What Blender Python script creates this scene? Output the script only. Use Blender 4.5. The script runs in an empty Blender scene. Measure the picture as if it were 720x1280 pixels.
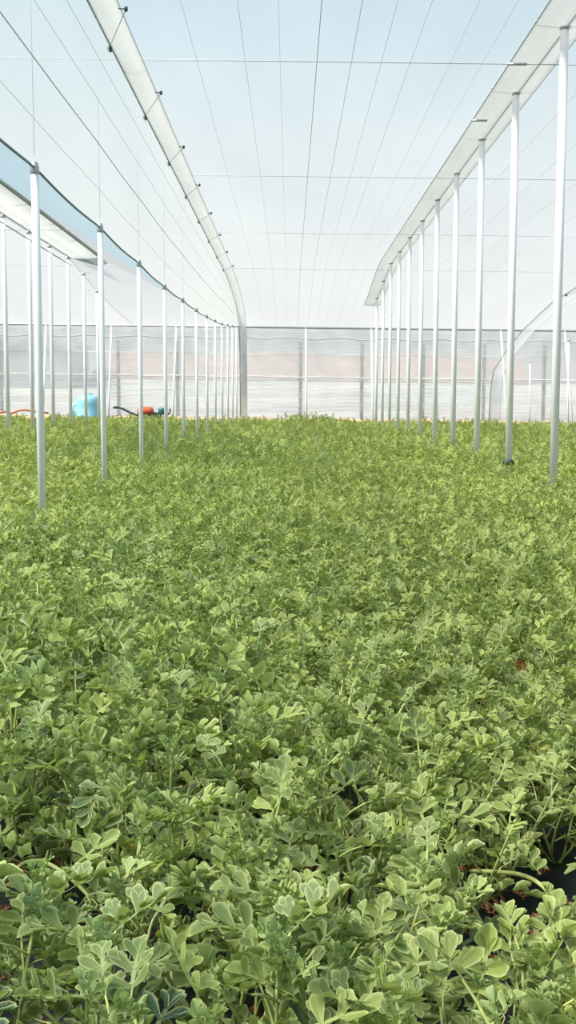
import bpy, math, random
import numpy as np
from mathutils import Vector, Matrix

random.seed(7)
rng = np.random.default_rng(7)
S = bpy.context.scene
COL = S.collection
H = 0.7            # eye height above the crop canopy: the photo's unit
EYE = 1.05         # eye height above the ground
F = 1360.0         # focal length in pixels of the 720x1280 frame
SLOPE = -0.0125    # the ground and roof fall gently to the right


def P(x, d, z):
    """Point x right, d deep, z above the eye, all in units of H."""
    return Vector((x * H, d * H, EYE + z * H + SLOPE * x * H))


def ground(x):
    return SLOPE * x


def ordinal(i):
    return ['nearest', 'second nearest', 'third nearest', 'fourth nearest', 'fifth nearest', 'sixth nearest', 'seventh nearest', 'eighth nearest',
            'ninth nearest', 'tenth nearest', 'eleventh nearest', 'twelfth nearest', 'thirteenth nearest', 'fourteenth nearest'][i]


# ------------------------------------------------------------------ materials
def mat(name):
    m = bpy.data.materials.new(name)
    m.use_nodes = True
    nt = m.node_tree
    nt.nodes.clear()
    out = nt.nodes.new('ShaderNodeOutputMaterial')
    return m, nt, out


def N(nt, kind, **inputs):
    n = nt.nodes.new(kind)
    for k, v in inputs.items():
        n.inputs[k.replace('_', ' ')].default_value = v
    return n


def solid(name, color, rough=0.5, metallic=0.0, noise=0.0, scale=8.0, spec=0.4):
    m, nt, out = mat(name)
    b = N(nt, 'ShaderNodeBsdfPrincipled')
    b.inputs['Roughness'].default_value = rough
    b.inputs['Metallic'].default_value = metallic
    b.inputs['Specular IOR Level'].default_value = spec
    if noise > 0:
        tc = nt.nodes.new('ShaderNodeTexCoord')
        no = N(nt, 'ShaderNodeTexNoise')
        no.inputs['Scale'].default_value = scale
        no.inputs['Detail'].default_value = 5
        nt.links.new(tc.outputs['Object'], no.inputs['Vector'])
        r = nt.nodes.new('ShaderNodeValToRGB')
        r.color_ramp.elements[0].position = 0.3
        r.color_ramp.elements[1].position = 0.7
        r.color_ramp.elements[0].color = (*[c * (1 - noise) for c in color], 1)
        r.color_ramp.elements[1].color = (*[min(1, c * (1 + noise)) for c in color], 1)
        nt.links.new(no.outputs['Fac'], r.inputs['Fac'])
        nt.links.new(r.outputs['Color'], b.inputs['Base Color'])
    else:
        b.inputs['Base Color'].default_value = (*color, 1)
    nt.links.new(b.outputs[0], out.inputs[0])
    return m


def film(name, color, opacity, tint=(1, 1, 1), stretch=(1, 0.25, 1), vary=0.12, scale=2.0, diffuse=0.3):
    """Plastic sheet: part of the light goes straight through, the rest is scattered."""
    m, nt, out = mat(name)
    tr = nt.nodes.new('ShaderNodeBsdfTransparent')
    tr.inputs[0].default_value = (*tint, 1)
    tl = nt.nodes.new('ShaderNodeBsdfTranslucent')
    tl.inputs[0].default_value = (*color, 1)
    df = nt.nodes.new('ShaderNodeBsdfDiffuse')
    df.inputs[0].default_value = (*color, 1)
    mx = nt.nodes.new('ShaderNodeMixShader')
    mx.inputs[0].default_value = diffuse
    nt.links.new(tl.outputs[0], mx.inputs[1])
    nt.links.new(df.outputs[0], mx.inputs[2])
    tc = nt.nodes.new('ShaderNodeTexCoord')
    mp = nt.nodes.new('ShaderNodeMapping')
    mp.inputs['Scale'].default_value = stretch
    no = nt.nodes.new('ShaderNodeTexNoise')
    no.inputs['Scale'].default_value = scale
    no.inputs['Detail'].default_value = 4
    nt.links.new(tc.outputs['Object'], mp.inputs[0])
    nt.links.new(mp.outputs[0], no.inputs['Vector'])
    mr = nt.nodes.new('ShaderNodeMapRange')
    mr.inputs['From Min'].default_value = 0.3
    mr.inputs['From Max'].default_value = 0.7
    mr.inputs['To Min'].default_value = max(0.0, opacity - vary)
    mr.inputs['To Max'].default_value = min(1.0, opacity + vary)
    nt.links.new(no.outputs['Fac'], mr.inputs['Value'])
    fin = nt.nodes.new('ShaderNodeMixShader')
    nt.links.new(mr.outputs[0], fin.inputs[0])
    nt.links.new(tr.outputs[0], fin.inputs[1])
    nt.links.new(mx.outputs[0], fin.inputs[2])
    nt.links.new(fin.outputs[0], out.inputs[0])
    return m


def leaf_material(name, dark, light, rim, trans, under):
    """Leaf colours: blade by tone (attribute G), paler margin and midrib (attribute R), paler underside."""
    m, nt, out = mat(name)
    at = nt.nodes.new('ShaderNodeAttribute')
    at.attribute_name = 'leafcol'
    sp = nt.nodes.new('ShaderNodeSeparateColor')
    nt.links.new(at.outputs['Color'], sp.inputs[0])
    rp = nt.nodes.new('ShaderNodeValToRGB')
    e = rp.color_ramp.elements
    e[0].position = 0.0
    e[0].color = (*dark, 1)
    e[1].position = 1.0
    e[1].color = (*light, 1)
    nt.links.new(sp.outputs[1], rp.inputs['Fac'])
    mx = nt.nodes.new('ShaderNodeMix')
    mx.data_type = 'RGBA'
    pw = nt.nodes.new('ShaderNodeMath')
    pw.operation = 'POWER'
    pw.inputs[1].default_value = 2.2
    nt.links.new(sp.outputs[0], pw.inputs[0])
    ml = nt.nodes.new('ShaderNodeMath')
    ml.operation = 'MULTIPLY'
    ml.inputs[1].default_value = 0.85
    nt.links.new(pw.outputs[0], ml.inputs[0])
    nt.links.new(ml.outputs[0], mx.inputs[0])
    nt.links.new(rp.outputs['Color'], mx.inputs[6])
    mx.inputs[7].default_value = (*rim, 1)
    geo = nt.nodes.new('ShaderNodeNewGeometry')
    bk = nt.nodes.new('ShaderNodeMix')
    bk.data_type = 'RGBA'
    bm_ = nt.nodes.new('ShaderNodeMath')
    bm_.operation = 'MULTIPLY'
    bm_.inputs[1].default_value = 0.55
    nt.links.new(geo.outputs['Backfacing'], bm_.inputs[0])
    nt.links.new(bm_.outputs[0], bk.inputs[0])
    nt.links.new(mx.outputs[2], bk.inputs[6])
    bk.inputs[7].default_value = (*under, 1)
    b = nt.nodes.new('ShaderNodeBsdfPrincipled')
    b.inputs['Roughness'].default_value = 0.55
    b.inputs['Specular IOR Level'].default_value = 0.3
    nt.links.new(bk.outputs[2], b.inputs['Base Color'])
    t = nt.nodes.new('ShaderNodeBsdfTranslucent')
    tm = nt.nodes.new('ShaderNodeMix')
    tm.data_type = 'RGBA'
    tm.inputs[0].default_value = 0.6
    nt.links.new(bk.outputs[2], tm.inputs[6])
    tm.inputs[7].default_value = (*trans, 1)
    nt.links.new(tm.outputs[2], t.inputs[0])
    ms = nt.nodes.new('ShaderNodeMixShader')
    ms.inputs[0].default_value = 0.34
    nt.links.new(b.outputs[0], ms.inputs[1])
    nt.links.new(t.outputs[0], ms.inputs[2])
    nt.links.new(ms.outputs[0], out.inputs[0])
    return m


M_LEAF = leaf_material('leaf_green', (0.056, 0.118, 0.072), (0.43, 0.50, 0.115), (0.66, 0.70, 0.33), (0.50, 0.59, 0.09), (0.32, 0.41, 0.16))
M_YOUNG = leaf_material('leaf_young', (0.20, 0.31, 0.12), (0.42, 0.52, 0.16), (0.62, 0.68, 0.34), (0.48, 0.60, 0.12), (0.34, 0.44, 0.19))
M_STEM = solid('stem_green', (0.42, 0.46, 0.16), 0.6, noise=0.3, scale=30)
M_TENDRIL = solid('tendril_pale', (0.50, 0.50, 0.18), 0.6)
M_DRY = solid('dry_leaf', (0.42, 0.17, 0.07), 0.8, noise=0.4, scale=40)
M_MULCH = solid('black_mulch', (0.020, 0.022, 0.026), 0.55, noise=0.5, scale=6)
M_SOIL = solid('red_soil', (0.66, 0.42, 0.27), 0.9, noise=0.25, scale=3)
M_POLE = solid('white_pole', (0.88, 0.89, 0.91), 0.38, metallic=0.0, noise=0.05, scale=3, spec=0.5)
M_GALV = solid('galvanised', (0.42, 0.46, 0.48), 0.4, metallic=0.6)
M_WIRE = solid('wire_grey', (0.50, 0.53, 0.56), 0.5, metallic=0.1)
M_DARK = solid('dark_fitting', (0.03, 0.06, 0.06), 0.5)
M_ROOF = film('roof_film', (0.90, 0.91, 0.92), 0.21, vary=0.035, scale=0.6)
M_INNER = film('inner_film', (0.90, 0.92, 0.93), 0.34, vary=0.04, scale=0.6)
M_GUTTER = film('gutter_film', (0.66, 0.68, 0.69), 0.42, vary=0.06, scale=2.0)
M_BLUE = film('blue_net', (0.62, 0.82, 0.92), 0.30, tint=(0.84, 0.95, 1.0), vary=0.06, scale=1.5)
M_STRIP = film('grey_strip', (0.64, 0.65, 0.64), 0.72, vary=0.08, scale=2.0)
M_FLAP = film('white_flap', (0.80, 0.80, 0.79), 0.86, vary=0.08, scale=2.0)
M_SHEET = film('side_sheet', (0.95, 0.95, 0.94), 0.74, stretch=(0.12, 1, 6), vary=0.10, scale=1.3, diffuse=0.3)
M_NET = film('side_net', (0.92, 0.90, 0.88), 0.66, stretch=(0.6, 1, 1), vary=0.05, scale=1.0)


# ------------------------------------------------------------------ mesh building
class MB:
    def __init__(self):
        self.v, self.f, self.c = [], [], []

    def add(self, verts, faces, col=None):
        o = len(self.v)
        self.v += [tuple(p) for p in verts]
        self.f += [tuple(i + o for i in q) for q in faces]
        if col is not None:
            self.c += col
        return self

    def tube(self, pts, r, n=8, cap=True, r1=None):
        pts = [Vector(p) for p in pts]
        k = len(pts)
        verts, faces = [], []
        ref = None
        for i, p in enumerate(pts):
            t = (pts[min(i + 1, k - 1)] - pts[max(i - 1, 0)]).normalized()
            if ref is None:
                ref = Vector((0, 0, 1)) if abs(t.z) < 0.9 else Vector((1, 0, 0))
            a = t.cross(ref)
            if a.length < 1e-6:
                a = t.orthogonal()
            a.normalize()
            b = t.cross(a).normalized()
            ref = -b if False else a.cross(t)
            rr = r if r1 is None else r + (r1 - r) * i / max(k - 1, 1)
            for j in range(n):
                g = 2 * math.pi * j / n
                verts.append(p + a * (rr * math.cos(g)) + b * (rr * math.sin(g)))
        for i in range(k - 1):
            for j in range(n):
                j2 = (j + 1) % n
                faces.append((i * n + j, i * n + j2, (i + 1) * n + j2, (i + 1) * n + j))
        if cap:
            faces.append(tuple(range(n))[::-1])
            faces.append(tuple((k - 1) * n + j for j in range(n)))
        return self.add(verts, faces, [(0, 0.5, 0, 1)] * len(verts) if self.c or not self.v else None)

    def box(self, c, s, rot=None):
        v = [Vector((sx * s[0] / 2, sy * s[1] / 2, sz * s[2] / 2)) for sx in (-1, 1) for sy in (-1, 1) for sz in (-1, 1)]
        if rot is not None:
            v = [rot @ p for p in v]
        c = Vector(c)
        return self.add([p + c for p in v], [(0, 1, 3, 2), (4, 6, 7, 5), (0, 4, 5, 1), (2, 3, 7, 6), (0, 2, 6, 4), (1, 5, 7, 3)])

    def lathe(self, prof, c, n=24):
        c = Vector(c)
        verts, faces = [], []
        for r, z in prof:
            for j in range(n):
                g = 2 * math.pi * j / n
                verts.append(c + Vector((r * math.cos(g), r * math.sin(g), z)))
        for i in range(len(prof) - 1):
            for j in range(n):
                j2 = (j + 1) % n
                faces.append((i * n + j, i * n + j2, (i + 1) * n + j2, (i + 1) * n + j))
        faces.append(tuple(range(n))[::-1])
        faces.append(tuple((len(prof) - 1) * n + j for j in range(n)))
        return self.add(verts, faces)

    def grid(self, fn, nu, nv):
        verts = [fn(i / nu, j / nv) for i in range(nu + 1) for j in range(nv + 1)]
        faces = [(i * (nv + 1) + j, (i + 1) * (nv + 1) + j, (i + 1) * (nv + 1) + j + 1, i * (nv + 1) + j + 1) for i in range(nu) for j in range(nv)]
        return self.add(verts, faces)

    def mesh(self, name, m, smooth=True, colors=False):
        me = bpy.data.meshes.new(name)
        me.from_pydata([tuple(p) for p in self.v], [], self.f)
        me.materials.append(m)
        if smooth:
            me.shade_smooth()
        if colors:
            a = me.color_attributes.new('leafcol', 'FLOAT_COLOR', 'POINT')
            a.data.foreach_set('color', np.array(self.c, dtype=np.float32).ravel())
        me.update()
        return me

    def build(self, name, m, parent=None, smooth=True, colors=False, loc=None):
        o = bpy.data.objects.new(name, self.mesh(name, m, smooth, colors))
        COL.objects.link(o)
        if parent is not None:
            o.parent = parent
        if loc is not None:
            o.location = loc
        return o


def tag(o, label=None, cat=None, group=None, kind=None):
    if label:
        o['label'] = label
    if cat:
        o['category'] = cat
    if group:
        o['group'] = group
    if kind:
        o['kind'] = kind
    return o


def thing(name, loc, label, cat, group=None):
    o = bpy.data.objects.new(name, None)
    o.empty_display_size = 0.1
    COL.objects.link(o)
    o.location = loc
    return tag(o, label, cat, group)


def local(root, pts):
    return [Vector(p) - root.location for p in pts]


def interp(d, table):
    return float(np.interp(d, [a for a, _ in table], [b for _, b in table]))


# ------------------------------------------------------------------ setting: ground, roof, end wall
WALL = 53.0
RIDGE = [(0, 4.7), (37.5, 4.7), (39.5, 4.5), (42.5, 4.13), (47, 3.8), (53, 3.5)]
EAVE = [(0, 4.55), (38, 4.55), (43, 4.35), (47, 4.12), (50.4, 3.7), (53, 3.5)]
LOW = [(0, 2.04), (20, 2.04), (24, 2.12), (28, 2.2), (36, 2.5), (44, 2.95), (50, 3.35), (53, 3.5)]
DS = [-9, -4, 0, 3] + [4 + i * 1.0 for i in range(50)]
POST_D = [6.57 + 3.37 * i for i in range(-2, 14)]     # short row, left of the middle


def low_z(d):
    # the low wire hangs from post to post: it dips a little in between
    z = interp(d, LOW)
    u = ((d - POST_D[0]) / 3.37) % 1.0
    return z - 0.035 * math.sin(math.pi * u)


def loft(name, left, right, m, nv=6, sag=0.0, d0=None, d1=None, fine=1):
    """A sheet between two lengthwise edges given as functions of depth -> (x, z)."""
    ds = [d for d in DS if (d0 is None or d >= d0) and (d1 is None or d <= d1)]
    if fine > 1:
        ds = [a + (b - a) * k / fine for a, b in zip(ds[:-1], ds[1:]) for k in range(fine)] + [ds[-1]]
    b = MB()
    verts, faces = [], []
    for d in ds:
        (xa, za), (xb, zb) = left(d), right(d)
        for j in range(nv + 1):
            t = j / nv
            verts.append(P(xa + (xb - xa) * t, d, za + (zb - za) * t - sag * math.sin(math.pi * t) + 0.012 * math.sin(d * 1.7 + j * 2.1)))
    w = nv + 1
    for i in range(len(ds) - 1):
        for j in range(nv):
            faces.append((i * w + j, i * w + j + 1, (i + 1) * w + j + 1, (i + 1) * w + j))
    b.add(verts, faces)
    return b.build(name, m)


g = MB()
g.grid(lambda u, v: (-22 + 44 * u, -8 + 60 * v, SLOPE * (-22 + 44 * u) + (0 if v < 0.7 else 0)), 20, 20)
tag(g.build('floor', M_MULCH), 'black plastic mulch covering the ground under the crop', kind='structure')

roofs = [
    loft('roof', lambda d: (-2.3, interp(d, EAVE) + 0.06), lambda d: (3.6, interp(d, RIDGE) + 0.02), M_ROOF, sag=0.0),
    loft('roof', lambda d: (3.6, interp(d, RIDGE) + 0.02), lambda d: (18.0, min(interp(d, RIDGE), 4.4)), M_ROOF),
    loft('roof', lambda d: (-19.0, min(interp(d, RIDGE), 4.3)), lambda d: (-7.5, interp(d, RIDGE)), M_ROOF),
    loft('roof', lambda d: (-7.4, interp(d, RIDGE)), lambda d: (-2.27, low_z(d)), M_ROOF, d0=24, fine=2),
]
for r in roofs:
    tag(r, 'translucent white plastic roof sheet', kind='structure')
inner = loft('roof', lambda d: (-2.27, low_z(d)), lambda d: (-2.3, interp(d, EAVE)), M_INNER, fine=2)
tag(inner, 'steep white plastic sheet between the low wire and the gutter', kind='structure')
blue = loft('roof', lambda d: (-6.35, interp(d, RIDGE) + 0.03), lambda d: (-2.27, low_z(d)), M_BLUE, d1=24, fine=2)
tag(blue, 'pale blue netting sloping up from the low wire', kind='structure')

XW = 20.0


def wall_band(name, z0, z1, m, label, nz, dd=0.0, amp=0.05):
    b = MB()
    b.grid(lambda u, v: P(-XW + 2 * XW * u, WALL + dd + amp * math.sin(37 * v * (z1 - z0) + 3 * math.sin(u * 40)) + 0.5 * amp * math.sin(u * 150),
                          z0 + (z1 - z0) * v), 120, nz)
    return tag(b.build(name, m), label, kind='structure')


def wz(y):      # height on the end wall for an image row at its middle
    return (501 + 2 - y) * WALL / F


wall_band('wall_back', -1.5, wz(472), M_SHEET, 'translucent plastic skirt of the far end wall', 30)
wall_band('wall_back', wz(472), wz(446), M_NET, 'insect net window band in the far end wall', 6, 0.03, 0.01)
wall_band('wall_back', wz(446), 3.52, M_SHEET, 'translucent plastic top of the far end wall', 16)
b = MB()
b.tube([P(-XW, WALL - 0.15, 3.5), P(0, WALL - 0.15, 3.5), P(XW, WALL - 0.15, 3.5)], 0.038, 8)
tag(b.build('trim_1', M_GALV), 'grey eave pipe along the top of the far wall', kind='structure')
b = MB()
x = -XW
b.tube([P(-XW + i * 0.5, WALL - 0.12, wz(426.5) + 0.05 * math.sin(i * 1.3)) for i in range(81)], 0.022, 6)
tag(b.build('trim_2', solid('roll_tube', (0.55, 0.56, 0.55), 0.6)), 'roll up tube of the wall window', kind='structure')
b = MB()
b.tube([P(-XW + i * 0.5, WALL - 0.1, wz(474) + 0.02 * math.sin(i * 0.9)) for i in range(81)], 0.02, 6)
tag(b.build('trim_3', solid('band_rail', (0.66, 0.67, 0.67), 0.6)), 'rail under the net window of the far wall', kind='structure')

# red earth at the foot of the wall
b = MB()


def berm(u, v):
    x = -XW + 2 * XW * u
    prof = [(-1.5, -1.6), (-1.15, -1.2), (-0.8, -0.9), (-0.5, -0.83), (-0.2, -0.82), (0.1, -1.5)]
    t = v * 5
    i = min(int(t), 4)
    a, c = prof[i], prof[i + 1]
    dd, z = a[0] + (c[0] - a[0]) * (t - i), a[1] + (c[1] - a[1]) * (t - i)
    return P(x, WALL - 0.4 + dd, z + 0.035 * math.sin(x * 3.1) + 0.02 * math.sin(x * 7.7 + 1))


b.grid(berm, 160, 10)
tag(b.build('soil_path', M_SOIL), 'reddish bare soil along the foot of the far wall', kind='structure')

# outside the end wall: a reddish earth slope, and pale ground raised to brighten the skirt
m_slope, nt, out = mat('earth_slope')
bs = N(nt, 'ShaderNodeBsdfPrincipled')
bs.inputs['Roughness'].default_value = 0.9
tc = nt.nodes.new('ShaderNodeTexCoord')
no = nt.nodes.new('ShaderNodeTexNoise')
no.inputs['Scale'].default_value = 1.6
no.inputs['Detail'].default_value = 6
nt.links.new(tc.outputs['Object'], no.inputs['Vector'])
rp = nt.nodes.new('ShaderNodeValToRGB')
rp.color_ramp.elements[0].position = 0.35
rp.color_ramp.elements[1].position = 0.68
rp.color_ramp.elements[0].color = (0.30, 0.23, 0.20, 1)
rp.color_ramp.elements[1].color = (0.46, 0.34, 0.29, 1)
nt.links.new(no.outputs['Fac'], rp.inputs['Fac'])
nt.links.new(rp.outputs['Color'], bs.inputs['Base Color'])
nt.links.new(bs.outputs[0], out.inputs[0])
b = MB()
b.grid(lambda u, v: P(-13.5 + 30 * u, 74 + 5 * v, 1.35 + 2.0 * v + 0.2 * math.sin(u * 19) * v), 60, 8)
tag(b.build('hill', m_slope), 'reddish earth slope behind the net window', kind='structure')
b = MB()
b.grid(lambda u, v: P(-60 + 120 * u, 53.2 + 27 * v, -1.52 + 2.95 * min(1, max(0, (v - 0.12) / 0.66))), 8, 8)  # rise is shaped to sit, sunlit and pale, behind the translucent skirt
tag(b.build('ground', solid('outside_ground', (0.62, 0.59, 0.55), 0.9, noise=0.12, scale=0.5)), 'pale ground outside the far wall, raised to brighten its skirt', kind='structure')
b = MB()
b.box(P(-20.5, 72, 1.7), (9.5, 4.0, 2.2))
b.box(P(-20.5, 72, 3.35), (9.9, 4.4, 0.18))
tag(b.build('shed', solid('grey_shed', (0.40, 0.44, 0.47), 0.7, noise=0.12, scale=0.8), smooth=False),
    'grey shed seen dimly through the net window at the far left', 'shed')


# ------------------------------------------------------------------ poles
def pole(name, base, top, r, label, group, bracket=True, collar=False):
    root = thing(name, base, label, 'pole', group)
    b = MB()
    v = top - base
    b.tube([Vector((0, 0, -0.02)), v * 0.5, v], r, 14)
    b.build('shaft', M_POLE, root)
    b = MB()
    b.lathe([(r * 1.01, 0), (r * 1.15, 0.006), (r * 1.15, 0.045), (r * 0.8, 0.075)], v - Vector((0, 0, 0.045)), 14)
    cap = b.build('top_cap', M_GALV, root)
    if bracket:
        b = MB()
        b.tube([v + Vector((-0.26, 0, 0.03)), v + Vector((0, 0, 0.03)), v + Vector((0.16, 0, 0.03))], 0.006, 6)
        b.build('cross_bar', M_GALV, root)
    b = MB()
    b.lathe([(r * 2.6, -0.03), (r * 2.6, 0.03), (r * 1.6, 0.06), (r * 1.02, 0.07)], (0, 0, 0), 14)
    b.build('footing', solid('concrete', (0.45, 0.44, 0.42), 0.9) if 'concrete' not in bpy.data.materials else bpy.data.materials['concrete'], root)
    if collar:
        b = MB()
        b.lathe([(r * 1.05, 0.0), (r * 1.6, 0.008), (r * 1.75, 0.03), (r * 1.5, 0.055), (r * 1.05, 0.06)], (0, 0, 0.385), 18)
        c = b.build('base_collar', M_DARK, root)
        c['label'] = 'dark plastic clamp low on the pole'
    return root


def foot(x, d):
    p = P(x, d, 0)
    p.z = ground(p.x)
    return p


tall = [14.0 + 2.9 * i for i in range(11)]
for i, d in enumerate(tall):
    z = interp(d, RIDGE)
    pole('roof_pole', foot(3.4, d), P(3.4, d, z - 0.03), 0.037,
         f'white round roof pole, {ordinal(i)} in the tall row on the right', 'tall poles of the right row', collar=(i == 1))
short = [9.94 + 3.37 * i for i in range(12)]
for i, d in enumerate(short):
    pole('roof_pole', foot(-2.27, d), P(-2.27, d, low_z(d)), 0.0235 if i else 0.025,
         f'thin white pole, {ordinal(i)} in the short row left of the middle', 'short poles under the low wire', bracket=False)
farl = [28.7 + 2.75 * i for i in range(6)]
for i, d in enumerate(farl):
    pole('roof_pole', foot(-7.4, d), P(-7.4, d, interp(d, RIDGE) - 0.04), 0.040,
         f'white roof pole, {ordinal(i)} in view in the far left row', 'poles of the far left row')

wall_px = [(-27.5, -19.5), (54, 61), (135.5, 142), (215.5, 222), (303, 303), (383, 382), (466, 463), (547, 541), (635, 623), (716, 702)]
wl = ['out past the far left row', 'left of the blue tank', 'just right of the blue tank', 'right of the red tiller', 'where the gutter comes down',
      'standing at the middle of the wall', 'behind the last of the tall right row', 'fourth from the right', 'beside the curving gutter at right', 'farthest to the right']
for i, (xb, xt) in enumerate(wall_px):
    if i == 0:
        continue
    db, dt = 51.2, 52.7
    x0, x1 = (xb - 362) / F * db, (xt - 362) / F * dt
    pole('wall_post', foot(x0, db), P(x1, dt, 3.45), 0.032, f'slim white leaning post against the far wall, {wl[i]}', 'leaning posts of the far wall', bracket=False)
pole('thin_stake', foot((709 - 362) / F * 38, 38), P((707 - 362) / F * 38, 38, 2.2), 0.022, 'thin pale stake at the right edge, in front of the far wall', 'stakes', bracket=False)
pole('thin_stake', foot((661 - 362) / F * 50, 50), P((660 - 362) / F * 50, 50, 1.9), 0.022, 'short thin stake before the far wall, right of the curving gutter', 'stakes', bracket=False)

# dark posts outside the end wall
names = ['far left', 'first right of the blue tank', 'right of the red tiller', 'just left of the middle wall post', 'left of the tall right row', 'behind the middle of the tall right row',
         'left of the curving gutter', 'right of the curving gutter']
for i, px in enumerate([4, 149.5, 223, 375.5, 451.5, 527.5, 603, 677.5]):
    d = WALL + 0.5
    x = (px - 362) / F * d
    base = P(x, d, 0)
    base.z = EYE - 1.52 * H
    root = thing('fence_post', base, f'dark wooden post outside the net window, {names[i]}', 'post', 'dark posts outside the wall')
    top = P(x, d, wz(430)) - base
    b = MB()
    b.tube([(0, 0, 0), top * 0.5, top], 0.062, 8)
    b.build('shaft', M_DARK, root)
    b = MB()
    zb = P(x, d, wz(458)).z - base.z
    b.tube([(-0.02, -0.06, zb - 0.12), (-0.07, -0.06, zb - 0.5)], 0.02, 6)
    b.lathe([(0.066, 0), (0.075, 0.01), (0.075, 0.05), (0.066, 0.06)], (0, 0, zb), 10)
    b.build('clamp', M_GALV, root)


# ------------------------------------------------------------------ gutters, strips and flaps under the roof
def strip_obj(name, pts_left, pts_right, m, parent, depth=0.03):
    """A shallow sagging channel between two edges."""
    b = MB()
    verts, faces = [], []
    nv = 6
    for a, c in zip(pts_left, pts_right):
        for j in range(nv + 1):
            t = j / nv
            p = a.lerp(c, t)
            p.z -= depth * math.sin(math.pi * t)
            verts.append(p)
    w = nv + 1
    for i in range(len(pts_left) - 1):
        for j in range(nv):
            faces.append((i * w + j, i * w + j + 1, (i + 1) * w + j + 1, (i + 1) * w + j))
    b.add(verts, faces)
    o = b.build(name, m, parent)
    sol = o.modifiers.new('Solidify', 'SOLIDIFY')
    sol.thickness = 0.003
    return o


def gutter(label, path, width, hooks, hook_lift, m=None):
    """path: (x, d, z) of the wire edge; width to the right in H."""
    root = thing('rain_gutter', P(*path[0]), label, 'gutter', 'plastic gutters')
    L = local(root, [P(x, d, z) for x, d, z in path])
    R_ = local(root, [P(x + width, d, z + 0.02) for x, d, z in path])
    strip_obj('channel', L, R_, m or M_STRIP, root)
    b = MB()
    b.tube(L, 0.010, 6)
    b.build('edge_wire', M_GALV, root)
    b = MB()
    b.tube(R_, 0.004, 6)
    b.build('edge_wire', M_WIRE, root)
    for d in hooks:
        x = float(np.interp(d, [p[1] for p in path], [p[0] for p in path]))
        z = float(np.interp(d, [p[1] for p in path], [p[2] for p in path]))
        a = P(x, d, z - 0.05) - root.location
        c = P(x + width * 1.3, d - 1.45, z + hook_lift) - root.location
        b = MB()
        b.tube([a, a.lerp(c, 0.5), c], 0.004, 6)
        rod = b.build('bracket', M_GALV, root)
        b = MB()
        b.box(a + Vector((0, 0.02, 0)), (0.035, 0.09, 0.035))
        b.build('clip', M_DARK, rod)
        b = MB()
        b.lathe([(0.008, -0.02), (0.015, -0.014), (0.015, 0.014), (0.008, 0.02)], c, 8)
        b.tube([c, c + Vector((-0.06, 0, 0.005))], 0.005, 5)
        b.build('knob', M_DARK, rod)
    return root


mz = [(2, 4.5), (40, 4.5), (43.5, 4.35), (46.7, 4.1), (49, 3.7), (49.9, 3.3), (50.5, 2.4), (50.7, 1.4), (50.75, -0.8)]
mpath = [(-2.3, float(d), interp(d, mz)) for d in list(range(2, 47, 2)) + [46.7, 48, 49, 49.5, 49.9, 50.2, 50.5, 50.6, 50.7, 50.75]]
gutter('grey white plastic gutter running overhead, left of the middle, hung on wire hooks', mpath, 0.33, [11.0 + 3.4 * i for i in range(9)], -0.07)
rp_ = [(9.6, 31, 4.45), (9.4, 33, 4.2), (9.2, 35.3, 3.75), (9.0, 38, 3.45), (9.0, 42.5, 2.84), (9.0, 46, 2.1), (9.0, 48.4, 1.46), (9.1, 49.6, 0.6), (9.15, 50.2, -0.9)]
gutter('plastic gutter curving down to the far wall at the right', rp_, 0.5, [33, 36.4], 0.2, M_GUTTER)
for o in COL.objects:
    pass

# wide strip under the ridge of the right row
root = thing('ridge_strip', P(3.05, 3, 4.62), 'wide grey white plastic strip under the ridge along the right pole row', 'plastic strip')
ds = [float(d) for d in range(3, 46, 1)]
L = local(root, [P(3.03, d, interp(d, RIDGE) - 0.03) for d in ds])
R_ = local(root, [P(3.68, d, interp(d, RIDGE) - 0.03) for d in ds])
strip_obj('sheet', L, R_, M_STRIP, root, 0.02)
b = MB(); b.tube(L, 0.006, 6); b.build('edge_wire', M_WIRE, root)
b = MB(); b.tube(R_, 0.005, 6); b.build('edge_wire', M_WIRE, root)
b = MB(); b.tube(local(root, [P(3.4, d, interp(d, RIDGE) - 0.01) for d in ds]), 0.010, 6); b.build('ridge_wire', M_GALV, root)
for d in (12.55, 15.4, 18.4):
    b = MB()
    c = P(3.12, d, interp(d, RIDGE) - 0.09) - root.location
    b.tube([c + Vector((-0.10, 0, 0)), c + Vector((0.08, 0, 0))], 0.012, 6)
    b.build('clip', M_GALV, root)

# open roof vent flap along the far left row
root = thing('vent_flap', P(-7.4, 16, 4.6), 'white open vent flap along the far left pole row', 'vent flap')
ds = [15.3 + i * 1.0 for i in range(23)]
lo = local(root, [P(-7.35, d, interp(d, RIDGE) - 0.02) for d in ds])
hi = local(root, [P(-6.35, d, interp(d, RIDGE) + 0.02) for d in ds])
b = MB()
verts = []
for a, c in zip(lo, hi):
    verts += [a, a.lerp(c, 0.5) - Vector((0, 0, 0.02)), c]
faces = [(i * 3 + j, i * 3 + j + 1, i * 3 + 4 + j, i * 3 + 3 + j) for i in range(len(ds) - 1) for j in range(2)]
b.add(verts, faces)
fl = b.build('flap_sheet', M_FLAP, root)
sol = fl.modifiers.new('Solidify', 'SOLIDIFY')
sol.thickness = 0.004
b = MB(); b.tube(hi, 0.035, 8); b.build('roll_tube', solid('flap_tube', (0.40, 0.43, 0.42), 0.6), root)
b = MB(); b.tube(lo, 0.018, 6); b.build('lower_rail', M_GALV, root)
b = MB(); b.tube([p + Vector((-0.02, 0, -0.16)) for p in lo], 0.014, 6); b.build('lower_rail', M_GALV, root)
for k in range(0, 23, 3):
    b = MB(); b.tube([lo[k], hi[k]], 0.012, 6); b.build('arm', M_GALV, root)
e = hi[-1]
b = MB()
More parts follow.
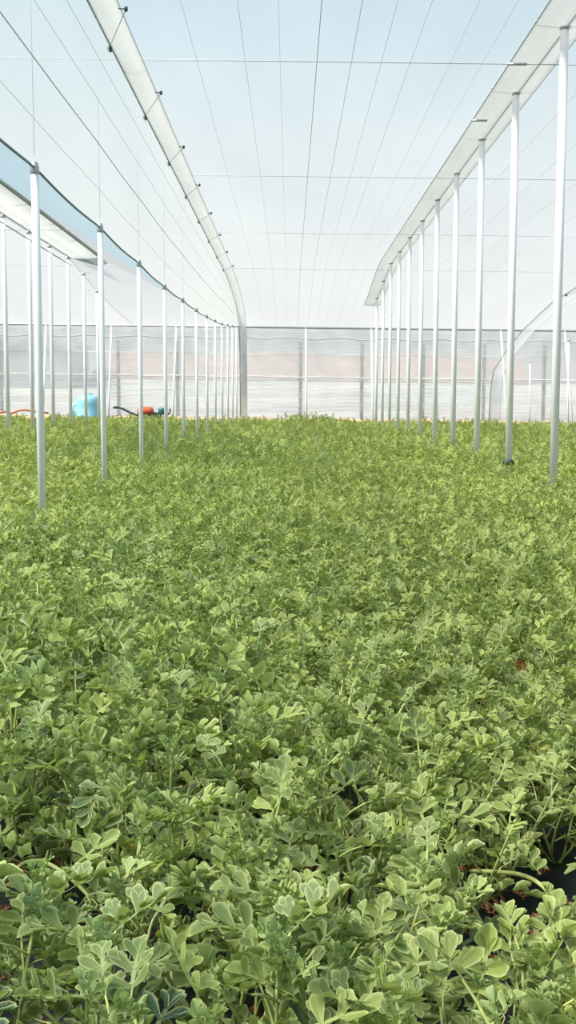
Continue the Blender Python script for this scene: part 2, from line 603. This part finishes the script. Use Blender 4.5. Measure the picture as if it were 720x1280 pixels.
b.add([lo[-1], hi[-1], hi[-1] + Vector((0.05, 0.75, -0.04)), hi[-1] + Vector((-0.05, 0.1, -0.2))], [(0, 1, 2), (0, 2, 3), (1, 3, 2), (0, 3, 1)])
b.build('end_gusset', solid('gusset_grey', (0.36, 0.40, 0.40), 0.6), root, smooth=False)


# ------------------------------------------------------------------ wires
def wire(name, pts, r, label, group, m=M_WIRE):
    base = Vector(pts[0])
    o = MB().tube([p - base for p in pts], r, 5).build(name, m, loc=base)
    return tag(o, label, 'wire', group)


cross = [15.5, 23.2, 30.9, 38.4]
for i, d in enumerate(cross):
    z = interp(d, RIDGE) - 0.06
    wire('cross_wire', [P(-14 + 28 * k / 12, d, z) for k in range(13)], 0.0056 - 0.0004 * i,
         f'thin straight wire stretched across the whole roof, {ordinal(i)} of the crosswise wires', 'crosswise roof wires')
LD = [3] + [5 + 2 * i for i in range(23)] + [51, 53]
pos = ['second from the gutter', 'third from the gutter', 'right of the middle, the darkest', 'second right of the middle', 'third right of the middle', 'third from the right ridge strip',
       'second from the right ridge strip', 'first beside the right ridge strip']
for (xh, r, lab) in [(-1.25, .0015, 'first right of the overhead gutter')] + list(zip([-0.60, -0.13, 0.37, 0.84, 1.25, 1.65, 2.2, 2.65],
                                                                                       [.0017, .0014, .0038, .0028, .0019, .0019, .0015, .0015], pos)):
    wire('roof_wire', [P(xh, d, (interp(d, EAVE) + (interp(d, RIDGE) - interp(d, EAVE)) * (xh + 2.3) / 5.9) - 0.03) for d in LD], r,
         f'thin lengthwise wire under the middle roof sheet, {lab}', 'lengthwise roof wires')
for zf, r, lab in [(0.17, .0016, 'lowest above the low wire'), (0.38, .0042, 'the thickest and darkest'), (0.58, .0018, 'next above the darkest one'), (0.78, .0018, 'highest, just under the gutter')]:
    wire('roof_wire', [P(-2.25, d, low_z(d) + (interp(d, EAVE) - low_z(d)) * zf) for d in LD], r,
         f'lengthwise wire on the steep left sheet, {lab}', 'lengthwise roof wires')
wire('low_wire', [P(-2.27, 3 + 0.42 * k, low_z(3 + 0.42 * k)) for k in range(119)], 0.009, 'dark wire running along the tops of the short left poles', None,
     solid('dark_wire', (0.14, 0.22, 0.27), 0.5))
for xh, lab in [(4.3, 'first'), (5.1, 'second'), (6.0, 'third'), (7.0, 'fourth')]:
    wire('roof_wire', [P(xh, d, min(interp(d, RIDGE), 4.7 - (xh - 3.6) * 0.02) - 0.05) for d in LD], .0019, f'lengthwise wire under the right roof sheet, {lab} right of the tall poles', 'lengthwise roof wires')
for i, d in enumerate(short[:5]):
    wire('tie_wire', [P(-2.27, d, low_z(d) + 0.1), P(-2.27, d, 3.3), P(-2.27, d, 4.5)], 0.0014, f'upright tie wire from the {ordinal(i)} short left pole to the gutter', 'tie wires')


# ------------------------------------------------------------------ things by the end wall
def at(px, d, z):
    return P((px - 362) / F * d, d, z)


t_loc = foot((111.5 - 362) / F * 49.5, 49.5)
root = thing('water_tank', t_loc, 'light blue plastic water tank standing at the foot of the far wall', 'tank')
m_tank = solid('tank_blue', (0.30, 0.62, 0.78), 0.35, noise=0.06, scale=3)
b = MB()
b.lathe([(0.30, 0.0), (0.37, 0.03), (0.385, 0.2), (0.385, 0.42), (0.40, 0.44), (0.40, 0.50), (0.385, 0.52), (0.385, 0.85), (0.37, 0.98), (0.32, 1.08), (0.24, 1.14), (0.15, 1.16)], (0, 0, 0), 28)
b.build('body', m_tank, root)
b = MB()
b.lathe([(0.14, 1.15), (0.15, 1.16), (0.15, 1.19), (0.13, 1.20)], (0, 0, 0), 20)
b.build('lid', solid('tank_lid', (0.22, 0.50, 0.66), 0.4), root)
b = MB()
b.tube([(-0.36, -0.1, 0.85), (-0.44, -0.13, 0.82), (-0.46, -0.14, 0.6), (-0.46, -0.14, 0.1)], 0.03, 8)
b.build('outlet_pipe', m_tank, root)
# pale blue drum beside it
d_loc = foot((97.5 - 362) / F * 50.4, 50.4)
root = thing('barrel', d_loc, 'small pale blue barrel standing just left of the blue tank', 'barrel')
b = MB()
b.lathe([(0.20, 0), (0.23, 0.02), (0.24, 0.25), (0.25, 0.27), (0.24, 0.29), (0.24, 0.60), (0.25, 0.62), (0.24, 0.64), (0.23, 0.86), (0.20, 0.9)], (0, 0, 0), 20)
b.build('body', solid('barrel_blue', (0.50, 0.74, 0.84), 0.4), root)
b = MB()
b.lathe([(0.19, 0.895), (0.21, 0.9), (0.21, 0.925), (0.05, 0.93)], (0, 0, 0), 20)
b.build('lid', solid('barrel_lid', (0.35, 0.62, 0.75), 0.4), root)

# red power tiller with dark handles and wheels
tl = foot((183 - 362) / F * 49.8, 49.8)
root = thing('power_tiller', tl, 'red power tiller with dark wheels and handles parked by the far wall', 'machine')
m_red = solid('tiller_red', (0.62, 0.11, 0.05), 0.4)
m_blk = solid('tiller_dark', (0.045, 0.085, 0.10), 0.5)
b = MB()
b.lathe([(0.05, -0.26), (0.17, -0.24), (0.19, -0.1), (0.19, 0.12), (0.16, 0.22), (0.06, 0.25)], (0, 0, 0), 18)
for k, v in enumerate(b.v):
    b.v[k] = (v[2] * 1.0, v[0] * 1.1, v[1] * 0.75 + 0.66)
b.build('engine_cover', m_red, root)
b = MB()
b.box((0.0, 0.0, 0.44), (0.55, 0.3, 0.14))
b.box((0.35, 0.0, 0.52), (0.3, 0.22, 0.22))
b.build('gearbox', m_blk, root, smooth=False)
for sy in (-1, 1):
    b = MB()
    ring = [(0.05 + 0.22 * math.cos(g * math.pi / 8), 0.27 * sy, 0.27 + 0.22 * math.sin(g * math.pi / 8)) for g in range(17)]
    b.tube(ring, 0.055, 8, cap=False)
    w = b.build('wheel', m_blk, root)
    b = MB()
    b.tube([(0.05, 0.2 * sy, 0.27), (0.05, 0.31 * sy, 0.27)], 0.13, 14)
    b.build('hub', m_red, w)
    b = MB()
    b.tube([(-0.2, 0.12 * sy, 0.50), (-0.5, 0.18 * sy, 0.62), (-0.78, 0.25 * sy, 0.76), (-0.93, 0.27 * sy, 0.78)], 0.022, 8)
    h_ = b.build('handle', m_blk, root)
    b = MB()
    b.tube([(-0.86, 0.262 * sy, 0.775), (-1.0, 0.275 * sy, 0.79)], 0.034, 8)
    b.build('grip', m_blk, h_)
b = MB()
b.lathe([(0.06, 0.55), (0.12, 0.57), (0.13, 0.72), (0.10, 0.77), (0.04, 0.78)], (0.52, 0, 0), 14)
b.build('fuel_tank', solid('tank_teal', (0.05, 0.17, 0.22), 0.4), root)
b = MB()
b.tube([(0.62, 0, 0.5), (0.75, 0, 0.6), (0.78, 0, 0.75)], 0.03, 8)
b.build('exhaust', m_blk, root)

# orange hose lying on the soil at the left
b = MB()
pts = [(px, dd, zz) for px, dd, zz in [(-15, 50.8, -0.78), (0, 50.6, -0.72), (8, 50.7, -0.66), (16, 50.9, -0.74), (24, 51.1, -0.62), (33, 51.2, -0.58), (44, 51.3, -0.64), (62, 51.4, -0.72)]]
base = at(*pts[0])
o = MB().tube([at(*p) - base for p in pts], 0.035, 8).build('hose', solid('hose_orange', (0.72, 0.25, 0.14), 0.5), loc=base)
tag(o, 'orange hose lying on the soil by the far wall, at the left edge', 'hose')


# ------------------------------------------------------------------ watermelon plants
def paddle(b, base, ang, l, w, g, nl, na, cup, curl, z0=0.0, young=0.0):
    """One rounded leaf lobe in the leaf plane: narrow where it leaves the midrib, broad and round at the end."""
    ca, sa = math.cos(ang), math.sin(ang)
    verts, cols, faces = [], [], []
    for i in range(nl + 1):
        t = i / nl
        if t < 0.6:
            q = t / 0.6
            hw = 0.34 + 0.66 * q * q * (3 - 2 * q)
        else:
            q = (t - 0.6) / 0.4
            hw = math.sqrt(max(0.0, 1 - (q * 0.985) ** 2))
        hw *= w
        for j in range(na + 1):
            s = j / na * 2 - 1
            lx, ly = s * hw, t * l
            zz = z0 + cup * abs(s) ** 2 * hw + curl * t * t * l
            x = base[0] + lx * ca + ly * sa
            y = base[1] - lx * sa + ly * ca
            verts.append((x, y, zz))
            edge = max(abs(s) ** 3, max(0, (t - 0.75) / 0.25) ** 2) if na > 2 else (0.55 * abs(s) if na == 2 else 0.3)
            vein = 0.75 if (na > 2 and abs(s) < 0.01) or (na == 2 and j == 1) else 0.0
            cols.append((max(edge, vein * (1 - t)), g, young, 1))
    m = na + 1
    for i in range(nl):
        for j in range(na):
            faces.append((i * m + j, i * m + j + 1, (i + 1) * m + j + 1, (i + 1) * m + j))
    return verts, faces, cols


def make_leaf(L, g, lod, r):
    """Pinnately lobed watermelon leaf with its base at the origin, along +Y, upper side +Z."""
    V, Fc, C = [], [], []

    def put(t):
        o = len(V)
        V.extend(t[0])
        Fc.extend(tuple(i + o for i in q) for q in t[1])
        C.extend(t[2])

    nl, na = ((5, 4), (2, 2), (2, 1))[lod]
    u = r.uniform
    cup = u(0.1, 1.0)
    wide = u(0.72, 1.02)
    put(paddle(None, (0, 0.62 * L), u(-.12, .12), 0.40 * L, 0.145 * L * wide, g, nl, na, cup, u(-.3, .3)))
    if lod < 2:
        for s in (-1, 1):
            put(paddle(None, (0, 0.66 * L), s * u(.5, .75), 0.25 * L, 0.085 * L * wide, g, nl, na, cup, u(0, .5), 0.004 * L))
    for s in (-1, 1):
        a = s * u(.75, 1.0)
        l = u(.34, .42) * L
        put(paddle(None, (0, 0.40 * L), a, l, 0.115 * L * wide, g, nl, na, cup, u(-.1, .5), 0.002 * L))
        if lod == 0:
            bx, by = math.sin(a) * l * .42, 0.40 * L + math.cos(a) * l * .42
            put(paddle(None, (bx, by), a + s * .75, l * .52, 0.075 * L * wide, g, nl - 1, na, cup, u(0, .5), 0.005 * L))
            put(paddle(None, (bx, by), a - s * .7, l * .46, 0.065 * L * wide, g, nl - 1, na, cup, u(0, .5), 0.006 * L))
        a = s * u(1.15, 1.5)
        l = u(.30, .38) * L
        put(paddle(None, (0, 0.17 * L), a, l, 0.11 * L * wide, g, nl, na, cup, u(-.1, .5), 0.003 * L))
        if lod == 0:
            bx, by = math.sin(a) * l * .45, 0.17 * L + math.cos(a) * l * .45
            put(paddle(None, (bx, by), a + s * .8, l * .5, 0.07 * L * wide, g, nl - 1, na, cup, u(0, .5), 0.005 * L))
            put(paddle(None, (bx, by), a - s * .6, l * .5, 0.065 * L * wide, g, nl - 1, na, cup, u(0, .5), 0.006 * L))
    # web along the midrib
    put(([(-.014 * L, 0, 0), (.014 * L, 0, 0), (-.032 * L, .4 * L, 0), (.032 * L, .4 * L, 0), (-.022 * L, .8 * L, .001), (.022 * L, .8 * L, .001)],
         [(0, 1, 3, 2), (2, 3, 5, 4)], [(0.7, g, 0, 1)] * 6))
    V = np.array(V)
    fold = u(0.05, 0.9)
    V[:, 2] += fold * np.abs(V[:, 0])
    k = u(-1.0, 0.7) / L            # lengthwise bend
    if abs(k) > 1e-3:
        y = V[:, 1].copy()
        z = V[:, 2].copy()
        V[:, 1] = np.sin(k * y) / k - z * np.sin(k * y)
        V[:, 2] = (1 - np.cos(k * y)) / k + z * np.cos(k * y)
    return V, Fc, C


def frame(direction, up, roll):
    y = Vector(direction).normalized()
    x = y.cross(Vector(up))
    if x.length < 1e-4:
        x = y.orthogonal()
    x.normalize()
    z = x.cross(y)
    c, s = math.cos(roll), math.sin(roll)
    x, z = x * c + z * s, z * c - x * s
    return np.array([list(x), list(y), list(z)])


def plant_geo(seed, lod, height, leaf, n_stem, n_leaf, tone, tips=True):
    r = random.Random(seed)
    fol, stem, young, tend, dry = MB(), MB(), MB(), [], []
    a0 = r.uniform(0, 6.28)
    for s in range(n_stem):
        a = a0 + s * 2 * math.pi / n_stem + r.uniform(-.4, .4)
        out = r.uniform(.06, .20) if s else 0.03
        hgt = height * r.uniform(.72, 1.12)
        dirv = Vector((math.cos(a), math.sin(a), 0))
        side = Vector((-dirv.y, dirv.x, 0))
        bend = r.uniform(-.11, .11)
        pts = []
        for k in range(7):
            t = k / 6
            pts.append(dirv * (out * (t ** .7) + .012) + side * (bend * t * t) + Vector((0, 0, hgt * (t ** 1.25))))
        if lod < 2:
            stem.tube([Vector((0, 0, -.005))] + pts, .0034, 6 if lod == 0 else 4, r1=.0022)
        for k in range(n_leaf):
            t = .25 + .72 * (k + r.uniform(-.3, .3)) / max(1, n_leaf - 1)
            t = min(.98, max(.12, t))
            i = min(5, int(t * 6))
            p = pts[i].lerp(pts[i + 1], t * 6 - i)
            b = a + (1.45 if k % 2 else -1.45) + r.uniform(-.9, .9)
            elev = r.uniform(.25, 1.15)
            dv = Vector((math.cos(b) * math.cos(elev), math.sin(b) * math.cos(elev), math.sin(elev)))
            pl = r.uniform(.025, .06)
            q = p + dv * pl + Vector((0, 0, .01))
            if lod == 0:
                stem.tube([p, p.lerp(q, .5) + Vector((0, 0, .004)), q], .0023, 5, cap=False, r1=.0017)
            L = leaf * r.uniform(.7, 1.15) * (1.05 - .25 * t)
            g = min(1, max(0, tone + r.uniform(-.33, .33) + .22 * (t - .5)))
            el2 = elev + r.uniform(-.5, .35)
            d2 = Vector((math.cos(b + r.uniform(-.4, .4)) * math.cos(el2), math.sin(b + r.uniform(-.4, .4)) * math.cos(el2), math.sin(el2)))
            V, Fc, C = make_leaf(L, g, lod, r)
            R = frame(d2, (0, 0, 1), r.uniform(-.6, .6))
            V = V @ R + np.array(list(q))
            fol.add(V.tolist(), Fc, C)
        # young curled tip leaves
        if tips:
            tip = pts[-1]
            for k in range(5 if lod == 0 else 2):
                b = r.uniform(0, 6.28)
                elev = r.uniform(.6, 1.45)
                dv = Vector((math.cos(b) * math.cos(elev), math.sin(b) * math.cos(elev), math.sin(elev)))
                L = leaf * r.uniform(.3, .55)
                V, Fc, C = make_leaf(L, min(1, tone + r.uniform(0, .4)), max(lod, 1) if lod else (0 if k < 3 else 1), r)
                V = V @ frame(dv, (0, 0, 1), r.uniform(-1, 1)) + np.array(list(tip + Vector((0, 0, -.012 * k))))
                young.add(V.tolist(), Fc, C)
        if lod == 0 and s % 2 == 0:
            p = pts[4]
            cpts = []
            b = r.uniform(0, 6.28)
            for k in range(26):
                t = k / 25
                rad = .011 * max(0, t - .45) / .55
                cpts.append(p + Vector((math.cos(b), math.sin(b), .55)) * (.075 * t) + Vector((rad * math.cos(t * 30), rad * math.sin(t * 30), rad * math.cos(t * 30 + 1))))
            tend.append(MB().tube(cpts, .0011, 4, cap=False))
        if lod == 0 and s < 2 and (seed + s) % 3:
            b = r.uniform(0, 6.28)
            p = pts[2 + s]
            dv = Vector((math.cos(b), math.sin(b), r.uniform(-.5, .5)))
            V, Fc, C = make_leaf(leaf * r.uniform(.45, .8), .5, 0, r)
            V = V @ frame(dv, (0, 0, 1), r.uniform(-1, 1)) + np.array(list(p))
            dry.append(MB().add(V.tolist(), Fc))
    return fol, stem, young, tend, dry


VARIANTS = [  # height, leaf length, stems, leaves per stem, tone, words on the look
    (.36, .115, 4, 8, .22, 'with broad blue-green leaves'),
    (.35, .105, 5, 7, .40, 'with crowded grey-green leaves'),
    (.38, .100, 4, 8, .55, 'with upright green shoots'),
    (.33, .120, 4, 7, .30, 'with large rounded lobes'),
    (.37, .095, 5, 8, .66, 'with light yellow-green leaves'),
    (.34, .110, 5, 7, .48, 'with loose arching leaves'),
    (.40, .090, 4, 9, .60, 'with tall pale shoot tips'),
    (.32, .105, 6, 6, .36, 'low and spreading'),
    (.36, .110, 4, 8, .46, 'with deeply cut leaves'),
    (.35, .100, 5, 8, .74, 'with pale fresh leaves'),
]
protos = []
for i, (h_, lf, ns, nl_, tone, words) in enumerate(VARIANTS):
    f_, s_, y_, t_, d_ = plant_geo(100 + i, 0, h_, lf, ns, nl_, tone)
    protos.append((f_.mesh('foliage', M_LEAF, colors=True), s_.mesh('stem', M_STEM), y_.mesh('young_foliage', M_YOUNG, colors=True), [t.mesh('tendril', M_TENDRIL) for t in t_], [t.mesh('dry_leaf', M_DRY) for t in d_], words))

PITCH = math.atan((640 - 501) / F)


def project(p):
    """Rough place of a point in the 720x1280 frame."""
    dx, dy, dz = p[0], p[1], p[2] - EYE
    c, s = math.cos(PITCH), math.sin(PITCH)
    depth = dy * c - dz * s
    up = dy * s + dz * c
    return 360 + F * dx / depth, 640 - F * up / depth


def height_field(x, y):
    return 0.045 * math.sin(x * 2.3 + y * 1.1) + 0.04 * math.sin(y * 1.9 - x * 1.3 + 1) + 0.03 * math.sin(x * 4.1 + 2) * math.sin(y * 3.3)


SP = 0.19
cells = []
jit = random.Random(21)
y = 0.78
row = 0
while y < 34.2:
    hw = 0.275 * y + 0.8
    sx_ = SP if y < 14 else SP * 1.25
    n = int(hw / sx_) + 1
    for k in range(-n, n + 1):
        x = (k + (0.5 if row % 2 else 0)) * sx_ + jit.uniform(-.055, .055)
        yy = y + jit.uniform(-.055, .055)
        cells.append((x, yy))
    y += SP * 0.95 if y < 14 else SP * 1.4
    row += 1


def in_gap(x, y):
    gaps = [(0.43, 1.74, .14), (0.50, 2.02, .17), (0.56, 2.28, .13), (-0.36, 1.84, .06), (-0.42, 2.10, .09), (-0.20, 1.98, .08), (0.17, 1.50, .08), (0.31, 1.50, .10), (0.31, 1.72, .09), (-0.18, 1.50, .07), (0.03, 1.92, .07), (-0.78, 4.3, .17), (-0.55, 4.55, .10), (-.62, 2.75, .12), (0.07, 4.9, .10), (-1.05, 2.9, .13), (0.60, 3.5, .11)]
    return any((x - a) ** 2 + (y - b) ** 2 < r * r for a, b, r in gaps)


cells = [c for c in cells if not in_gap(*c)]
cells.sort(key=lambda c: c[1])
near, rest = [], []
for x, y in cells:
    px, py = project((x, y, .28))
    if len(near) < 300 and -40 < px < 760 and y < 12:
        if py < 1420:
            near.append((x, y, px, py))
    elif y > 2.2 or not -60 < px < 780:
        rest.append((x, y))

seen_labels = set()
for n, (x, y, px, py) in enumerate(near):
    v = int(rng.integers(0, len(protos)))
    # plants are picked paler and yellower towards the middle and right, bluer on the near left
    bias = 0.50 * (px / 720) + 0.75 * (1280 - py) / 600 - 0.08 + rng.uniform(-.42, .42)
    order = [0, 3, 7, 1, 8, 5, 2, 6, 4, 9]
    v = order[int(min(9, max(0, bias * 9)))]
    fm, sm, ym, tms, dms, words = protos[v]
    root = bpy.data.objects.new('watermelon_plant', None)
    root.empty_display_size = 0.05
    COL.objects.link(root)
    root.location = (x, y, ground(x))
    root.rotation_euler = (rng.uniform(-.10, .10), rng.uniform(-.10, .10), rng.uniform(0, 6.28))
    sc = 0.86 + height_field(x, y) * 1.8 + rng.uniform(-.08, .08)
    wd = max(.95, sc) * rng.uniform(1.0, 1.16)
    root.scale = (wd, wd, sc)
    cx, cy = round(min(99, max(1, px / 7.2))), round(min(99, max(1, py / 12.8)))
    label = f'watermelon plant {words}, {cx}% across and {cy}% down the photo'
    tries = [(cx + i, cy + j) for j in (0, -1, 1, -2) for i in (0, 1, -1, 2, -2, 3, -3) if 0 < cx + i < 100 and 0 < cy + j < 100]
    while label in seen_labels and tries:
        cx, cy = tries.pop(0)
        label = f'watermelon plant {words}, {cx}% across and {cy}% down the photo'
    seen_labels.add(label)
    tag(root, label, 'plant', 'watermelon plants in the near field')
    for nm, me in [('foliage', fm), ('stem', sm), ('young_foliage', ym)] + [('tendril', t) for t in tms] + [('dry_leaf', t) for t in dms]:
        o = bpy.data.objects.new(nm, me)
        if nm == 'dry_leaf':
            o['label'] = 'withered orange brown leaf'
        COL.objects.link(o)
        o.parent = root


# the rest of the field as one object
def bake(variants, placements):
    """Copies of plant meshes at (x, y, rotation, scale, dz, tone) as flat numpy arrays."""
    Vs, Fs, Cs = [], [], []
    off = 0
    for (V, Fq, C), (x, y, rot, sc, dz, dt) in placements:
        c, s = math.cos(rot), math.sin(rot)
        W = V * np.array([sc, sc, sc * dz])
        W = np.stack([W[:, 0] * c - W[:, 1] * s + x, W[:, 0] * s + W[:, 1] * c + y, W[:, 2] + ground(x)], 1)
        Vs.append(W)
        Fs.append(Fq + off)
        cc = C.copy()
        cc[:, 1] = np.clip(cc[:, 1] + dt, 0, 1)
        Cs.append(cc)
        off += len(V)
    return Vs, Fs, Cs


def flat(mb):
    return np.array(mb.v), np.array([q if len(q) == 4 else (q[0], q[1], q[2], q[2]) for q in mb.f], dtype=np.int64), np.array(mb.c)


full, mid, far = [], [], []
for i, (h_, lf, ns, nl_, tone, words) in enumerate(VARIANTS):
    f_, s_, y_, t_, d_ = plant_geo(100 + i, 0, h_, lf, ns, nl_, tone)
    f_.add(y_.v, y_.f, y_.c)
    full.append(flat(f_))
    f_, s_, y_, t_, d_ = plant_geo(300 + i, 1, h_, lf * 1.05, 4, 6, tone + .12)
    f_.add(y_.v, y_.f, y_.c)
    mid.append(flat(f_))
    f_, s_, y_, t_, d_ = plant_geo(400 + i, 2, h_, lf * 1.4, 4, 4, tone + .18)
    f_.add(y_.v, y_.f, y_.c)
    far.append(flat(f_))
place = []
for x, y in rest:
    ppx = project((x, y, .28))[0]
    lod = full if y < 2.0 and -170 < ppx < 890 else mid if y < 11 else far
    grow = 0.82 + height_field(x, y) * 1.5 + float(rng.uniform(-.08, .08)) + min(.05, max(0, (y - 9) * .004))
    if abs(x - 0.6) < 0.8 and y > 33:
        grow *= 1.25
    place.append((lod[int(rng.integers(0, len(lod)))], (x, y, float(rng.uniform(0, 6.28)), 1.05 if y < 13 else 1.15, grow, float(rng.uniform(-.12, .15)))))
Vs, Fs, Cs = bake(None, place)
V = np.concatenate(Vs)
Fq = np.concatenate(Fs)
C = np.concatenate(Cs)
me = bpy.data.meshes.new('crop_foliage')
me.vertices.add(len(V))
me.vertices.foreach_set('co', V.astype(np.float32).ravel())
me.loops.add(len(Fq) * 4)
me.loops.foreach_set('vertex_index', Fq.astype(np.int32).ravel())
me.polygons.add(len(Fq))
me.polygons.foreach_set('loop_start', np.arange(0, len(Fq) * 4, 4, dtype=np.int32))
me.update(calc_edges=True)
me.shade_smooth()
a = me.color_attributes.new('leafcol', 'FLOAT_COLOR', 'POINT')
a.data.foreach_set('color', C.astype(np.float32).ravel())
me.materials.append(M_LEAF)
o = bpy.data.objects.new('crop_foliage', me)
COL.objects.link(o)
tag(o, 'dense green watermelon crop filling the middle and far field', 'crop', kind='stuff')
print('stuff faces', len(Fq), [sum(len(v[1]) for v in l) // 10 for l in (full, mid, far)], len(place), 'near', len(near), 'furthest', near[-1][1])

# dry leaves and stalks lying on the black mulch
b = MB()
r = random.Random(5)
for k in range(900):
    y = .9 + 5.0 * r.random() ** 1.5
    x = r.uniform(-1, 1) * (0.28 * y + .2)
    L = r.uniform(.02, .06)
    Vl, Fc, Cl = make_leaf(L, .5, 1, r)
    ang = r.uniform(0, 6.28)
    R = frame((math.cos(ang), math.sin(ang), r.uniform(-.1, .3)), (0, 0, 1), r.uniform(-.8, .8))
    Vl = Vl @ R + np.array([x, y, ground(x) + r.uniform(.01, .035)])
    b.add(Vl.tolist(), Fc)
tag(b.build('leaf_litter', M_DRY), 'brown dry leaves scattered on the ground under the plants', 'dry leaves', kind='stuff')

# long creeping vines lying over the mulch at the front
vines = [([(-.02, 1.70, .05), (.14, 1.71, .08), (.30, 1.68, .09), (.46, 1.71, .07)], 'crossing the bottom right corner'),
         ([(.04, 1.58, .06), (.18, 1.60, .10), (.33, 1.57, .10), (.50, 1.62, .08)], 'lowest at the bottom right'),
         ([(.36, 2.08, .12), (.43, 1.90, .19), (.456, 1.76, .20), (.48, 1.62, .16)], 'beside the black gap at the right edge'),
         ([(-.58, 1.98, .10), (-.51, 2.03, .16), (-.43, 2.00, .15), (-.34, 1.96, .08)], 'over the dark gap at lower left')]
for pts, lab in vines:
    base = Vector(pts[0])
    n = []
    P4 = [Vector(p) for p in pts]
    for k in range(25):
        t = k / 24 * 3
        i = min(2, int(t))
        f_ = t - i
        p0, p1, p2, p3 = P4[max(0, i - 1)], P4[i], P4[i + 1], P4[min(3, i + 2)]
        n.append(0.5 * ((2 * p1) + (p2 - p0) * f_ + (2 * p0 - 5 * p1 + 4 * p2 - p3) * f_ ** 2 + (3 * p1 - p0 - 3 * p2 + p3) * f_ ** 3) - base)
    o = MB().tube(n, .0045, 7, r1=.0035).build('creeping_vine', M_STEM, loc=base)
    tag(o, f'bare green watermelon vine {lab}', 'vine', 'creeping vines at the front')

# ------------------------------------------------------------------ light, sky, camera
w = bpy.data.worlds.new('World')
S.world = w
w.use_nodes = True
nt = w.node_tree
nt.nodes.clear()
out = nt.nodes.new('ShaderNodeOutputWorld')
bg = nt.nodes.new('ShaderNodeBackground')
tc = nt.nodes.new('ShaderNodeTexCoord')
sx = nt.nodes.new('ShaderNodeSeparateXYZ')
rp = nt.nodes.new('ShaderNodeValToRGB')
e = rp.color_ramp.elements
e[0].position = 0.0
e[0].color = (0.68, 0.68, 0.67, 1)
e[1].position = 0.9
e[1].color = (0.12, 0.30, 0.55, 1)
for p_, c_ in ((0.10, (0.63, 0.65, 0.65, 1)), (0.22, (0.50, 0.58, 0.62, 1)), (0.36, (0.31, 0.49, 0.61, 1))):
    q = e.new(p_)
    q.color = c_
nt.links.new(tc.outputs['Generated'], sx.inputs[0])
nt.links.new(sx.outputs['Z'], rp.inputs['Fac'])
nt.links.new(rp.outputs['Color'], bg.inputs['Color'])
bg.inputs['Strength'].default_value = 1.12
nt.links.new(bg.outputs[0], out.inputs[0])

sun = bpy.data.lights.new('Sun', 'SUN')
sun.energy = 8.4
sun.angle = math.radians(26)
sun.color = (1.0, 0.94, 0.82)
so = bpy.data.objects.new('Sun', sun)
COL.objects.link(so)
so.rotation_euler = Vector((0.55, 0.22, -0.8)).to_track_quat('-Z', 'Y').to_euler()
so.location = (5, 5, 12)

cam = bpy.data.cameras.new('Camera')
cam.sensor_fit = 'VERTICAL'
cam.sensor_height = 36.0
cam.lens = 36.0 * F / 1280.0
cam.clip_start = 0.05
cam.clip_end = 300
co = bpy.data.objects.new('Camera', cam)
COL.objects.link(co)
co.location = (0, 0, EYE)
co.rotation_euler = (math.radians(90) - PITCH, 0, 2.0 / F)
S.camera = co

S.view_settings.view_transform = 'Standard'
S.view_settings.look = 'None'
S.view_settings.gamma = 1.0
S.view_settings.exposure = 0.0
S.view_settings.use_curve_mapping = False
S.cycles.use_denoising = True
